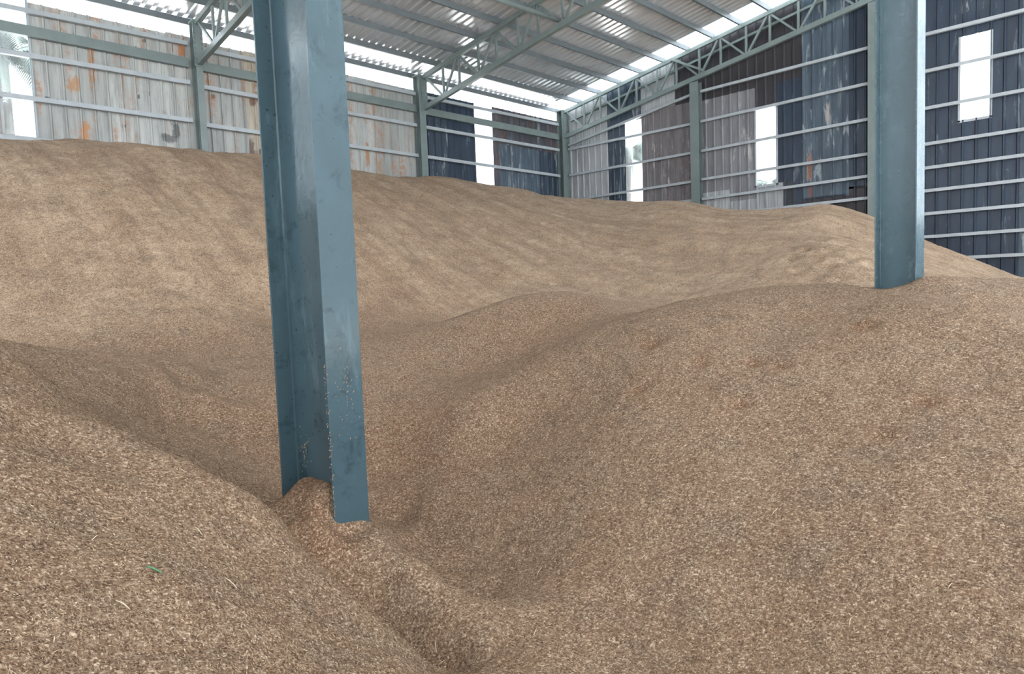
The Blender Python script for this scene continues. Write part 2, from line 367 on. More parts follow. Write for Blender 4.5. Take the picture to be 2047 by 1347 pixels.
wl = tag(empty('wall_left'), 'left wall of patched metal sheets, whitish with rust on one end and navy near the corner', 'wall', kind='structure')
WT = 9.36
sheets('A', -25.2, -22.2, 0, 5.6, M_WHITE, wl); sheets('A', -22.2, -15.47, 0, 9.42, M_WHITE, wl)
sheets('A', -15.47, -14.95, 0, 6.9, M_WHITE, wl)
sheets('A', -14.95, -12.55, 0, WT, M_WHITE, wl, label='white painted sheet with orange rust runs')
sheets('A', -12.55, -11.95, 0, WT+0.03, M_WHITE, wl)
sheets('A', -11.95, -10.9, 0, WT-0.02, M_WHITE, wl)
sheets('A', -10.9, -9.9, 0, WT, M_CREAM, wl, label='cream sheet with dark brown rust flakes')
sheets('A', -9.9, -7.5, 0, WT-0.02, M_WHITE, wl)
sheets('A', -7.5, -5.97, 0, WT-0.03, M_WHITE, wl)
sheets('A', -5.97, -5.0, 0, WT-0.01, M_NAVYP, wl)
sheets('A', -5.0, -3.93, 0, WT-0.02, M_NAVY, wl)
sheets('A', -3.93, -3.22, 0, 6.0, M_NAVY, wl)
sheets('A', -3.22, -2.95, 0, WT, M_RUSTD, wl, label='narrow rust-brown sheet')
sheets('A', -2.95, -1.1, 8.28, WT, M_RUSTD, wl)
sheets('A', -2.95, -1.1, 0, 8.28, M_SLATE, wl)
sheets('A', -1.1, 0.12, 8.28, WT, M_RUSTD, wl)
sheets('A', -1.1, 0.12, 0, 8.28, M_NAVYP, wl)

wr_ = tag(empty('wall_right'), 'tall gable wall of mixed grey, mauve and navy metal sheets', 'wall', kind='structure')
top = lambda s: z_roof(s) - 0.06
sheets('B', -1.75, 0.12, 0, top, M_LGREY, wr_)
sheets('B', -2.43, -1.75, 0, top, M_NAVYP, wr_)
sheets('B', -3.04, -2.43, 8.86, top, M_NAVYP, wr_); sheets('B', -3.04, -2.43, 0, 6.2, M_NAVYP, wr_)
sheets('B', -4.24, -3.04, 9.02, top, M_LGREY, wr_); sheets('B', -4.24, -3.04, 0, 9.02, M_MAUVE, wr_, label='mauve grey sheet with dark rust streaks')
sheets('B', -5.0, -4.24, 9.0, top, M_DARK, wr_); sheets('B', -5.0, -4.24, 0, 9.0, M_MAUVE, wr_)
sheets('B', -6.69, -5.0, 8.95, top, M_DARK, wr_); sheets('B', -6.69, -5.0, 6.0, 8.95, M_GMAUVE, wr_)
sheets('B', -7.27, -6.69, 8.40, top, M_DARK, wr_)
sheets('B', -7.94, -7.27, 8.95, top, M_DARK, wr_); sheets('B', -7.94, -7.27, 5.5, 8.95, M_NAVYB, wr_)
sheets('B', -9.07, -7.94, 5.8, top, M_SLATE, wr_, label='slate blue sheet with long peeling scars')
sheets('B', -9.72, -9.07, 5.95, top, M_NAVYB, wr_)
sheets('B', -7.77, -5.0, 0, 6.34, M_LGREY, wr_)
sheets('B', -9.05, -7.77, 0, 5.85, M_DARK, wr_); sheets('B', -9.72, -9.05, 0, 6.0, M_DARK, wr_)
sheets('B', -11.39, -9.72, 0, top, M_NAVYB, wr_)
sheets('B', -11.97, -11.39, 8.96, 9.45, M_NAVYB, wr_); sheets('B', -11.97, -11.39, 9.45, top, M_NAVYP, wr_); sheets('B', -11.97, -11.39, 0, 7.16, M_NAVYB, wr_)
sheets('B', -12.5, -11.97, 0, top, M_NAVYB, wr_); sheets('B', -13.3, -12.5, 0, top, M_SLATE, wr_)
sheets('B', -15.0, -13.3, 0, top, M_NAVYB, wr_); sheets('B', -24, -15.0, 0, 5.0, M_NAVYB, wr_)

def window(idx, side, s0, s1, z0, z1, label, frame=False):
    w = tag(empty('window_%d' % idx), label, 'window', kind='structure')
    sheet(side, s0, s1, z0, z1, M_PANE, w, 'pane')
    if frame:
        b = MB()
        for lo, hi in (((s0-0.03, z0-0.05), (s0+0.02, z1)), ((s1-0.02, z0-0.05), (s1+0.02, z1)), ((s0-0.03, z0-0.06), (s1+0.02, z0-0.01))):
            if side == 'A': b.box((lo[0], 0.10, lo[1]), (hi[0], 0.12, hi[1]))
            else: b.box((0.10, lo[0], lo[1]), (0.12, hi[0], hi[1]))
        b.build('window_frame', M_GALV, w)
window(1, 'A', -15.45, -14.95, 6.92, 9.4, 'translucent white sheet window at the left end of the whitish wall', True)
window(2, 'A', -3.93, -3.22, 6.0, 9.36, 'tall translucent strip between navy sheets left of the corner column')
window(3, 'B', -3.04, -2.43, 6.2, 8.86, 'translucent strip beside mauve sheets right of the corner column')
window(4, 'B', -7.27, -6.69, 6.34, 8.40, 'bright translucent window in the middle bay of the gable wall', True)
window(5, 'B', -11.97, -11.39, 7.16, 8.96, 'bright short window behind and right of the pale column', True)

window(6, 'A', -25.2, -22.2, 5.6, 9.4, 'translucent sheet window on the left wall beyond the left edge of the photo')  # read from the near column's bright reflection, widened to brighten the roof
window(7, 'B', -24, -15.0, 5.0, 11.3, 'unseen translucent sheeting added on the gable wall to brighten the roof and husk')  # added out of view to light the roof and the front mound

# roof: corrugated sheets lying on the purlins, an overhang past the left wall, a translucent strip at the gable
def roof(x0, x1, y0, y1, mat, name, parent):
    b = MB(); xs = breaks(x0, x1, 0.21, 0.09); n = len(xs)
    for th in (0.0, 0.005):
        for x in xs:
            h = rib(x+0.0005, 0.21, 0.09, 0.042) + th
            for y in (y0, y1): b.v.append((x, y, z_roof(y)+h))
    for i in range(n-1):
        a = 2*i; c = 2*n+2*i
        b.f += [(a, a+1, a+3, a+2), (c, c+2, c+3, c+1), (a, a+2, c+2, c), (a+1, c+1, c+3, a+3)]
    return b.build(name, mat, parent)
ce = tag(empty('ceiling'), 'sloping roof of corrugated galvanized sheets over the husk store', 'ceiling', kind='structure')
roof(-25.2, -0.60, 0.14, -24, M_ROOF, 'roof_sheeting', ce)
roof(-0.60, 0.45, 0.14, -24, M_SKY, 'skylight_strip', ce)
roof(-25.2, 0.45, 1.3, 0.14, M_SKY, 'translucent_eave', ce)

# ------------------------------------------------------------------ purlins and girts
CP_ = lambda h, b, t: [(0, 0), (b, 0), (b, t), (t, t), (t, h-t), (b, h-t), (b, h), (0, h)]
ORD = ['first', 'second', 'third', 'fourth', 'fifth', 'sixth', 'seventh', 'eighth', 'ninth', 'tenth', 'eleventh', 'twelfth', 'thirteenth', 'fourteenth', 'fifteenth']
for k in range(13):
    y = 0.02 - 0.80*k if k else 0.12
    b = MB().prism(CP_(0.13, 0.055, 0.006), (-22, y, z_chord(y)), (0.09, y, z_chord(y)), (0, 1, 0), (0, 0, 1))
    tag(b.build('roof_purlin', M_PURL), 'grey steel purlin along the eave, above the tops of the wall columns' if k == 0 else 'grey steel purlin under the roof sheets, %s up the slope from the eave purlin' % ORD[k-1], 'purlin', 'roof purlins')

def girt(side, s0, s1, z0, z1, label, grp, mat=M_GALV, h=0.085, d=0.09, name='wall_girt'):
    pr = [(0, -h/2), (d, -h/2), (d, -h/2+0.005), (0.006, -h/2+0.005), (0.006, h/2-0.005), (d, h/2-0.005), (d, h/2), (0, h/2)]
    if side == 'A': b = MB().prism(pr, (s0, 0, z0), (s1, 0, z1), (0, 1, 0), (0, 0, 1))
    else: b = MB().prism(pr, (0, s0, z0), (0, s1, z1), (1, 0, 0), (0, 0, 1))
    return tag(b.build(name, mat), label, 'girt' if name == 'wall_girt' else 'beam', grp)
bayA = [(-22, -12.16, 'the leftmost bay, beside the big window'), (-11.9, -6.17, 'the bay behind the near column'), (-5.95, -0.2, 'the navy bay left of the corner')]
zA = [((9.05, 9.21), (8.28, 8.40), (7.55, 7.61), (6.84, 6.84)), ((9.16, 9.20), (8.36, 8.36), (7.56, 7.54), None), ((9.17, 9.22), (8.35, 8.38), (7.54, 7.52), None)]
for (s0, s1, wh), zs in zip(bayA, zA):
    for nm, z in zip(('rail above the eave beam', 'first rail under the eave beam', 'second rail under the eave beam', 'lowest rail, just above the husk,'), zs):
        if z: girt('A', s0, s1, z[0], z[1], 'grey steel %s in %s' % (nm, wh), 'left wall girts')
    girt('A', s0, s1, 8.79, 8.81, 'wide grey-green eave beam across %s' % wh, 'eave beams', M_GREEN, 0.19, 0.12, 'eave_beam')
bayB = [(-0.2, -4.86, 'right of the corner column'), (-5.12, -9.58, 'in the middle bay of the gable wall'), (-9.76, -20, 'right of the pale column')]
zB = [[(8.53, 9.17), (8.39, 8.34), (7.53, 7.52), (6.69, 6.70), (6.16, 6.16)],
      [(9.19, 9.21), (8.35, 8.38), (7.52, 7.54), (6.72, 6.72), (6.16, 6.19), (5.66, 5.67), (5.14, 5.14)],
      [(9.19, 9.10), (8.37, 8.33), (7.54, 7.54), (6.74, 6.72), (6.20, 6.20), (5.68, 5.69), (5.16, 5.16), (4.63, 4.66), (4.11, 4.15), (3.6, 3.62)]]
for (s0, s1, wh), zs in zip(bayB, zB):
    for i, z in enumerate(zs):
        nm = 'sloping steel rail rising' if (s0 == -0.2 and i == 0) else 'grey steel rail, %s from the top,' % ORD[i]
        girt('B', s0, s1, z[0], z[1], '%s %s' % (nm, wh), 'gable wall girts', h=0.07)
girt('B', -0.3, -9.6, 9.31, 10.82, 'thin green rail rising behind the gable truss', 'gable wall girts', M_GREEN, h=0.06)

# ------------------------------------------------------------------ steel frame
def h_column(name, cx, y0, y1, w, z0, z1, mat, label, tf=0.012, tw=0.008, axis='Y', grp=None):
    """H section, flanges at y0 (near) and y1; axis 'X' turns it so the flanges stand at x"""
    r = empty(name, (cx, (y0+y1)/2, z0) if axis == 'Y' else ((y0+y1)/2, cx, z0)); tag(r, label, 'column', grp)
    def bx(lo, hi):
        if axis == 'X': lo = (lo[1], lo[0], lo[2]); hi = (hi[1], hi[0], hi[2])
        return MB().box(lo, hi)
    bx((cx-w/2, y0, z0), (cx+w/2, y0+tf, z1)).build('flange', mat, r, bevel=0.002)
    bx((cx-w/2, y1-tf, z0), (cx+w/2, y1, z1)).build('flange', mat, r, bevel=0.002)
    b = bx((cx-tw/2, y0+tf, z0), (cx+tw/2, y1-tf, z1))
    # fillet welds along the web
    for sx in (-1, 1):
        for yy in (y0+tf, y1-tf):
            sy = 1 if yy < (y0+y1)/2 else -1
            xa = cx+sx*tw/2
            p = [(xa, yy), (xa+sx*0.007, yy), (xa, yy+sy*0.007)]
            k = len(b.v)
            for z in (z0, z1): b.v += [((px, py, z) if axis == 'Y' else (py, px, z)) for px, py in p]
            b.f += [(k, k+1, k+4, k+3), (k+1, k+2, k+5, k+4), (k+2, k, k+3, k+5)]
    b.build('web', mat, r)
    return r
near = h_column('steel_column', -16.055, -12.0, -11.43, 0.207, 0.0, 11.42, M_TEAL, 'near teal-blue steel column standing in the husk pit', 0.014, 0.008)
right_col = h_column('steel_column', -11.2, -13.43, -13.10, 0.24, 0.0, 11.62, M_TEAL2, 'pale teal steel column at the right, behind the big front mound', 0.012, 0.008)
wc = []
for x, lab, w in ((-12.0, 'grey-green wall column between the whitish bays, left of the near column', 0.14), (-6.07, 'grey-green wall column where the whitish sheets meet the navy ones', 0.22), (0.0, 'grey-green corner column where the two walls meet', 0.40)):
    c = h_column('wall_column', x, -0.14, 0.10, w, 0.0, 9.66, M_GREEN, lab, grp='left wall columns'); wc.append(c)
    MB().box((x-w/2-0.02, -0.16, 9.66), (x+w/2+0.02, 0.12, 9.68)).build('cap_plate', M_GREEN, c)
for y, lab, zt in ((-4.985, 'grey-green gable column between the mauve sheets and the middle bay', 9.46), (-9.67, 'grey-green gable column partly hidden behind the pale column', 10.2)):
    h_column('gable_column', y, -0.12, 0.10, 0.27 if y > -6 else 0.19, 0.0, zt, M_GREEN, lab, axis='X', grp='gable columns')

def truss(x, yend, label):
    r = tag(empty('roof_truss', (x, 0, 9.0)), label, 'roof truss', 'roof trusses')
    top = lambda y: z_chord(y) - 0.055
    bot = lambda y: 8.785 - SL*y
    y0 = -0.145
    MB().bar((x, y0, top(y0)), (x, yend, top(yend)), (1, 0, 0), 0.10, 0.11).build('top_chord', M_GREEN, r, bevel=0.004)
    MB().bar((x, y0, bot(y0)), (x, yend, bot(yend)), (1, 0, 0), 0.10, 0.13).build('bottom_chord', M_GREEN, r, bevel=0.004)
    b = MB().box((x-0.10, y0-0.012, 8.72), (x+0.10, y0, 9.64))
    for z in np.arange(8.78, 9.64, 0.105):
        for sx in (-0.07, 0.07): b.box((x+sx-0.014, y0-0.03, z-0.014), (x+sx+0.014, y0-0.012, z+0.014))
    b.build('end_plate', M_GREEN, r)
    def bar(nm, ya, za, yb, zb): MB().bar((x, ya, za), (x, yb, zb), (1, 0, 0), 0.05, 0.05).build(nm, M_GREEN, r)
    k = 0
    while True:
        a = -0.26 - 1.39*k
        if a - 1.39 < yend: break
        bar('web_diagonal', a, top(a)-0.05, a-0.66, bot(a-0.66)+0.06)
        bar('web_post', a-0.72, bot(a-0.72)+0.06, a-0.72, top(a-0.72)-0.05)
        bar('web_diagonal', a-0.78, bot(a-0.78)+0.06, a-1.30, top(a-1.30)-0.05)
        bar('web_post', a-1.37, top(a-1.37)-0.05, a-1.37, bot(a-1.37)+0.06)
        k += 1
    return r
truss(-0.06, -11.6, 'long grey-green lattice truss along the gable wall')
truss(-6.0, -8.8, 'grey-green lattice truss crossing the middle of the roof, on the column beside the navy sheets')
truss(-12.0, -7.4, 'grey-green lattice truss at the upper left, partly hidden by the near column')
tag(MB().bar((-0.14, -4.26, 10.28), (-0.16, -5.33, 9.69), (1, 0, 0), 0.04, 0.06).build('brace_bar', M_GREEN), 'short slanting brace in front of the gable truss above its column', 'brace')
tag(MB().tube([(-12.0, -5.03, 9.62), (-9, -5.03, 9.62), (-6.0, -5.03, 9.70)], 0.055, 12).build('pipe_strut', M_GREEN, smooth=True), 'round grey-green pipe strut running to the bottom chord of the middle truss', 'strut')

# ------------------------------------------------------------------ rice husk
CPS = "B-15.971,-2.729,6.146;B-15.678,-2.778,6.144;B-15.164,-2.883,6.074;B-14.132,-2.638,6.342;B-13.464,-2.541,6.429;B-12.446,-2.186,6.506;B-11.671,-2.208,6.531;B-10.585,-1.985,6.529;B-9.434,-1.740,6.517;B-8.572,-1.592,6.561;B-7.961,-1.536,6.541;B-7.268,-1.816,6.453;B-6.281,-1.995,6.461;B-5.283,-2.243,6.379;B-4.700,-2.407,6.336;B-4.013,-2.859,6.144;B-3.193,-3.053,6.148;B-2.771,-3.588,6.031;B-2.557,-4.746,5.927;B-2.564,-5.660,5.874;B-2.459,-6.848,5.513;D-2.999,-7.998,5.261;D-3.657,-8.970,5.004;D-3.922,-9.643,5.038;B-4.310,-10.030,4.865;B-4.718,-10.371,4.641;B-5.085,-10.841,4.431;B-5.451,-11.343,4.225;D-2.088,-8.841,5.390;D-1.966,-9.161,5.407;D-2.321,-9.651,5.246;D-2.521,-9.994,5.104;D-2.767,-10.546,4.853;B-15.659,-0.753,6.563;B-14.809,-1.220,6.647;B-14.325,-1.130,6.706;B-13.831,-0.954,6.726;B-6.283,-0.812,6.866;B-5.913,-0.990,6.835;B-1.229,-3.153,6.205;D-2.935,-11.050,4.584;D-3.308,-11.615,4.350;D-3.719,-12.066,4.176;B-4.138,-12.522,3.904;B-4.573,-12.943,3.683;B-4.825,-13.286,3.519;B-15.545,0.000,6.656;B-14.500,0.000,6.837;B-13.517,0.000,6.849;B-12.060,0.000,6.893;B-10.608,0.000,6.919;B-9.213,0.000,6.873;B-7.784,0.000,6.794;B-6.160,0.000,6.842;B-5.079,0.000,6.905;B-3.917,0.000,6.766;B-2.645,0.000,6.738;B-1.260,0.000,6.611;B-0.134,0.000,6.515;B0.000,-1.070,6.372;B0.000,-2.272,6.304;B0.000,-3.203,6.109;B0.000,-4.251,5.995;B0.000,-5.068,5.792;B0.000,-5.990,5.586;B0.000,-7.131,5.418;D0.000,-7.927,5.417;D0.000,-8.553,5.354;D-0.000,-9.149,5.171;D0.000,-9.828,4.821;D0.000,-10.881,4.265;D0.000,-11.755,3.759;D0.000,-12.213,3.459;D0.000,-12.626,3.256;B-23.000,0.000,6.100;D0.000,-14.000,2.600;D0.000,-17.000,2.400;D0.000,-19.000,2.400;B-22.000,-8.200,3.400;B-20.000,-8.000,3.400;B-17.200,-7.600,3.350;B-15.700,-7.800,3.350;B-14.000,-7.600,3.400;B-15.623,-3.884,5.618;B-15.869,-4.931,4.996;B-16.116,-5.978,4.294;B-16.362,-7.025,3.652;B-14.341,-3.908,5.744;B-14.760,-5.113,5.032;B-15.180,-6.317,4.240;B-15.600,-7.522,3.508;B-12.666,-3.646,5.853;B-13.329,-5.020,5.102;B-13.992,-6.394,4.272;B-14.656,-7.767,3.501;B-11.128,-3.460,5.858;B-12.034,-4.958,5.089;B-12.939,-6.455,4.240;B-13.845,-7.953,3.451;B-9.161,-3.136,5.883;B-10.361,-4.736,5.125;B-11.562,-6.337,4.288;B-12.762,-7.937,3.510;B-8.040,-3.448,5.785;B-9.318,-4.920,5.021;B-10.596,-6.393,4.177;B-11.875,-7.866,3.393;B-6.662,-3.623,5.776;B-8.040,-5.002,5.074;B-9.419,-6.381,4.292;B-10.797,-7.761,3.569;B-5.194,-4.206,5.620;B-6.704,-5.479,4.996;B-8.213,-6.753,4.292;B-9.722,-8.027,3.648;B-4.213,-5.127,5.490;B-5.817,-6.279,4.882;B-7.420,-7.432,4.194;B-9.024,-8.585,3.566;B-4.101,-6.596,5.379;B-5.639,-7.531,4.785;B-7.177,-8.467,4.111;B-8.715,-9.402,3.496;D-3.939,-7.632,5.146;B-5.419,-8.416,4.678;B-6.900,-9.200,4.131;B-8.380,-9.984,3.644;B-4.287,-8.607,4.967;B-5.576,-9.216,4.574;B-6.864,-9.825,4.100;B-8.153,-10.434,3.687;B-5.153,-9.798,4.690;B-6.170,-10.217,4.386;B-7.187,-10.637,4.002;B-8.204,-11.056,3.678;B-5.613,-10.690,4.495;B-6.508,-11.009,4.249;B-7.403,-11.328,3.923;B-8.297,-11.647,3.657;B-6.039,-11.302,4.263;B-6.849,-11.560,4.083;B-7.659,-11.818,3.824;B-8.469,-12.076,3.624;B-7.142,-12.796,3.727;B-7.056,-12.289,3.744;M-17.074,-9.136,3.561;M-16.936,-9.157,3.532;M-16.718,-9.299,3.471;M-16.550,-9.439,3.376;M-16.330,-9.600,3.276;M-15.911,-8.997,3.301;M-16.016,-8.963,3.331;M-15.973,-9.451,3.186;M-16.155,-9.737,3.081;M-16.311,-9.919,3.022;M-16.364,-9.923,3.127;M-16.272,-9.638,3.190;M-15.917,-9.683,3.081;M-16.512,-10.328,3.049;M-16.747,-10.214,3.290;M-16.637,-10.293,3.176;M-16.432,-10.405,2.989;M-16.230,-10.367,2.885;M-15.881,-10.071,2.828;M-17.271,-10.522,3.557;M-17.076,-10.605,3.378;M-16.905,-10.691,3.263;M-16.807,-10.766,3.178;M-16.635,-10.865,3.006;M-16.473,-11.024,2.879;M-16.315,-11.299,2.709;L-17.394,-11.414,3.614;L-17.347,-11.522,3.516;L-17.271,-11.636,3.420;L-17.184,-11.756,3.321;L-17.067,-11.886,3.258;L-16.983,-12.014,3.191;L-16.857,-12.107,3.087;L-16.724,-12.266,2.950;L-16.660,-12.403,2.887;L-16.639,-12.525,2.811;L-16.599,-12.657,2.723;L-16.534,-12.810,2.622;L-16.505,-13.006,2.544;L-16.456,-13.164,2.427;L-17.750,-13.979,2.813;L-17.648,-13.246,3.082;L-17.547,-12.513,3.319;L-17.465,-11.927,3.485;L-17.687,-14.082,2.725;L-17.543,-13.417,2.936;L-17.400,-12.753,3.114;L-17.285,-12.221,3.233;L-17.627,-14.159,2.686;L-17.443,-13.546,2.871;L-17.259,-12.933,3.023;L-17.112,-12.443,3.121;L-17.549,-14.235,2.614;L-17.313,-13.672,2.750;L-17.077,-13.110,2.854;L-16.889,-12.660,2.914;L-17.512,-14.352,2.546;L-17.251,-13.868,2.636;L-16.990,-13.384,2.695;L-16.782,-12.996,2.719;L-17.483,-14.457,2.492;L-17.204,-14.042,2.547;L-16.924,-13.628,2.570;L-16.701,-13.296,2.565;C-16.130,-12.030,2.575;C-16.050,-12.030,2.580;C-15.960,-12.030,2.575;C-16.091,-11.513,2.762;C-16.110,-11.785,2.806;C-16.127,-11.924,2.797;C-16.277,-12.070,2.693;C-16.247,-12.086,2.663;C-16.148,-11.429,2.634;C-16.220,-11.505,2.662;C-16.131,-11.216,2.634;C-16.326,-11.842,2.670;C-16.377,-12.063,2.654;C-16.018,-12.130,2.577;C-15.954,-12.232,2.522;C-15.905,-12.415,2.470;C-15.893,-12.589,2.393;C-15.884,-12.793,2.377;C-16.047,-13.090,2.323;C-15.769,-11.959,2.351;C-15.733,-12.181,2.296;C-15.732,-12.385,2.217;C-15.752,-12.603,2.228;C-16.343,-12.171,2.550;C-16.246,-12.271,2.454;C-16.192,-12.434,2.349;C-16.201,-12.706,2.233;C-16.203,-12.930,2.206;C-16.126,-12.157,2.560;C-16.082,-12.327,2.496;C-16.061,-12.536,2.428;C-16.066,-12.758,2.360;C-16.114,-12.977,2.310;C-15.298,-11.288,2.253;C-15.471,-11.840,2.242;C-15.546,-12.162,2.200;C-15.601,-12.415,2.207;C-15.639,-12.705,2.275;C-15.094,-10.822,2.401;C-15.320,-11.152,2.371;C-15.545,-11.483,2.363;C-15.718,-10.360,2.687;C-15.402,-9.735,2.953;C-15.678,-9.507,2.972;C-16.068,-10.428,2.766;C-16.076,-10.966,2.653;C-15.338,-10.101,2.776;C-15.277,-10.360,2.600;C-14.967,-10.546,2.565;C-14.622,-10.055,2.870;C-14.168,-9.396,3.144;C-14.752,-10.942,2.580;C-14.312,-10.397,2.857;C-15.128,-11.410,2.374;S-13.793,-9.167,3.253;S-13.330,-9.261,3.353;S-12.925,-9.468,3.494;S-12.498,-9.594,3.635;S-12.073,-9.747,3.686;S-11.730,-9.990,3.687;S-11.480,-10.309,3.597;S-11.480,-10.653,3.474;S-12.587,-8.318,3.312;S-11.588,-8.666,3.514;S-10.806,-9.224,3.569;S-13.623,-9.924,3.015;S-13.120,-9.831,3.270;S-12.486,-9.964,3.444;F-12.581,-11.524,3.544;F-12.373,-11.662,3.622;F-12.105,-11.926,3.679;F-11.854,-12.197,3.712;F-11.589,-12.553,3.723;F-11.448,-12.940,3.687;F-11.559,-13.258,3.656;F-11.971,-13.657,3.625;F-12.200,-14.022,3.555;F-12.453,-14.335,3.470;F-14.407,-11.095,2.874;F-14.019,-11.044,3.021;F-13.539,-11.183,3.233;F-13.102,-11.396,3.415;F-13.307,-10.204,3.021;F-12.819,-10.266,3.206;F-12.354,-10.491,3.360;F-12.013,-10.765,3.454;F-14.942,-11.960,2.436;F-14.447,-11.465,2.671;F-15.241,-12.655,2.371;F-14.486,-11.999,2.680;F-14.032,-11.607,2.927;F-15.747,-13.624,2.275;F-15.160,-13.244,2.495;F-14.487,-12.810,2.798;F-13.814,-12.378,3.146;F-15.492,-14.106,2.349;F-14.934,-13.884,2.588;F-14.237,-13.607,2.864;F-13.540,-13.330,3.176;F-12.704,-12.997,3.440;F-15.357,-14.550,2.462;F-14.770,-14.424,2.674;F-14.086,-14.276,2.931;F-13.304,-14.108,3.199;F-16.065,-13.384,2.322;F-16.234,-13.285,2.359;R-11.264,-13.274,3.673;R-11.297,-13.380,3.719;R-11.310,-13.497,3.758;R-11.040,-13.697,3.768;R-10.903,-13.887,3.746;R-10.869,-14.113,3.708;R-11.679,-13.587,3.600;R-11.806,-13.950,3.500;B-11.958,-14.267,3.408;B-9.327,-10.991,3.529;B-9.359,-12.248,3.543;B-8.120,-13.004,3.610;B-7.995,-13.721,3.529;B-10.672,-10.610,3.494;L-20.000,-14.500,3.200;L-19.500,-10.000,3.700;L-22.000,-12.000,3.600;L-17.900,-15.100,2.350;L-16.900,-16.000,2.200;F-14.000,-18.000,2.500;F-10.000,-16.500,3.200;F-6.000,-17.000,3.000;R-6.000,-14.000,3.200;L-19.500,-18.000,2.600;B-15.048,-9.018,3.120;B-14.647,-8.211,3.347;B-14.895,-9.657,3.052;B-14.444,-8.878,3.248;B-15.365,-8.770,3.141;B-14.973,-7.850,3.363;B-13.573,-8.471,3.383;B-12.881,-8.097,3.454;C-16.444,-12.119,2.566;C-16.391,-12.258,2.437;C-16.317,-12.438,2.309;C-16.275,-12.655,2.215;C-16.601,-11.960,2.770;C-16.730,-11.728,2.909;C-16.859,-11.581,3.016;"
cp = [s for s in CPS.split(';') if s]
LAB = np.array([s[0] for s in cp]); CPT = np.array([[float(t) for t in s[1:].split(',')] for s in cp])
def phi(r2): return np.where(r2 > 1e-12, 0.5*r2*np.log(np.maximum(r2, 1e-12)), 0.0)
n_ = len(CPT)
K = phi(((CPT[:, None, :2]-CPT[None, :, :2])**2).sum(2)) + 0.0006*np.eye(n_)
Q = np.c_[np.ones(n_), CPT[:, :2]]
SOL = np.linalg.solve(np.block([[K, Q], [Q.T, np.zeros((3, 3))]]), np.r_[CPT[:, 2], 0, 0, 0])
def base_z(x, y):
    sh = x.shape; x = x.ravel(); y = y.ravel(); o = np.empty(len(x))
    for i in range(0, len(x), 20000):
        a, b = x[i:i+20000], y[i:i+20000]
        o[i:i+20000] = phi((a[:, None]-CPT[None, :, 0])**2 + (b[:, None]-CPT[None, :, 1])**2) @ SOL[:n_] + SOL[-3] + SOL[-2]*a + SOL[-1]*b
    return o.reshape(sh)
PERM = np.random.default_rng(5).permutation(512)
def pnoise(x, y):
    """2-D gradient noise"""
    xi = np.floor(x).astype(int); yi = np.floor(y).astype(int); u = x-xi; v = y-yi
    def g(ix, iy, dx, dy):
        h = PERM[(PERM[ix & 511] + iy) & 511]*(2*math.pi/512); return np.cos(h)*dx + np.sin(h)*dy
    fu = u*u*u*(u*(u*6-15)+10); fv = v*v*v*(v*(v*6-15)+10)
    a = g(xi, yi, u, v); b = g(xi+1, yi, u-1, v); c = g(xi, yi+1, u, v-1); d = g(xi+1, yi+1, u-1, v-1)
    return (a*(1-fu)+b*fu)*(1-fv) + (c*(1-fu)+d*fu)*fv
PITS = [(-13.39,-12.10,0.09),(-12.79,-13.47,0.09),(-13.63,-14.06,0.06),(-14.02,-13.94,0.06),(-13.56,-12.63,0.06),(-13.43,-12.98,0.07),(-13.45,-13.16,0.06),(-13.92,-12.36,0.06),(-12.33,-14.08,0.08),(-13.92,-13.11,0.06),(-13.10,-10.73,0.10),(-6.55,-10.60,0.12),(-7.05,-10.97,0.12),(-7.37,-11.27,0.12),(-7.85,-11.62,0.12),(-11.06,-12.81,0.12),(-6.59,-11.03,0.12),(-7.06,-11.42,0.12),(-7.42,-11.74,0.12),(-11.28,-12.75,0.12),(-10.91,-12.92,0.12),(-6.01,-10.66,0.12),(-7.43,-10.89,0.12),(-6.78,-11.50,0.12),(-6.96,-10.54,0.12),(-7.04,-11.79,0.12),(-6.17,-11.12,0.12),(-5.16,-10.52,0.12)]
FOLD = [(-15.9, -8.9), (-15.95, -9.2), (-15.96, -9.47), (-16.08, -9.66), (-16.2, -9.78), (-16.36, -10.0), (-16.48, -10.2)]
def surf(x, y):
    z = base_z(x, y)
    dist = np.hypot(x-CAM[0], y-CAM[1])
    far = np.clip((y+8.5+0.56*np.clip(x+10, 0, 9))/2.0, 0, 1)*np.clip((-0.6-y)/1.5, 0, 1)
    fold = np.zeros_like(z)
    # slide marks down the face of the bank
    sx = x + 0.35*np.clip(x+9, 0, 9)*(y+6)/9.0
    z = z + far*((0.45+0.55*np.clip((x+14)/4, 0, 1))*(0.10*pnoise(sx*1.35+7, y*0.16) + 0.055*pnoise(sx*3.4, y*0.30+4)) + 0.022*pnoise(sx*8.0+2, y*0.9))
    z = z + 0.045*pnoise(x*0.9, y*0.9+3) + 0.020*pnoise(x*2.6+5, y*2.6) + 0.010*pnoise(x*6.5, y*6.5) + 0.010*pnoise(x*13, y*13+8)
    z = z + np.where(dist < 9, 0.0055*pnoise(x*30, y*30), 0)
    for (ax, ay), (bx, by) in zip(FOLD[:-1], FOLD[1:]):
        tt = np.clip(((x-ax)*(bx-ax)+(y-ay)*(by-ay))/((bx-ax)**2+(by-ay)**2), 0, 1); dd = ((x-ax-tt*(bx-ax))**2+(y-ay-tt*(by-ay))**2)/0.0081
        fold = np.minimum(fold, -0.075*np.exp(-dd))
    z = z + fold
    for px, py, r in PITS:
        d2 = ((x-px)**2 + (y-py)**2)/(r*r); z = z - 0.42*r*np.exp(-d2) + 0.07*r*np.exp(-(np.sqrt(d2)-1.5)**2*3)
    return z
def steps(*segs):
    out = [segs[0][0]]
    for a, b, s in segs:
        k = max(1, round((b-a)/s)); out += list(a + (b-a)*(np.arange(k)+1)/k)
    return np.array(out)
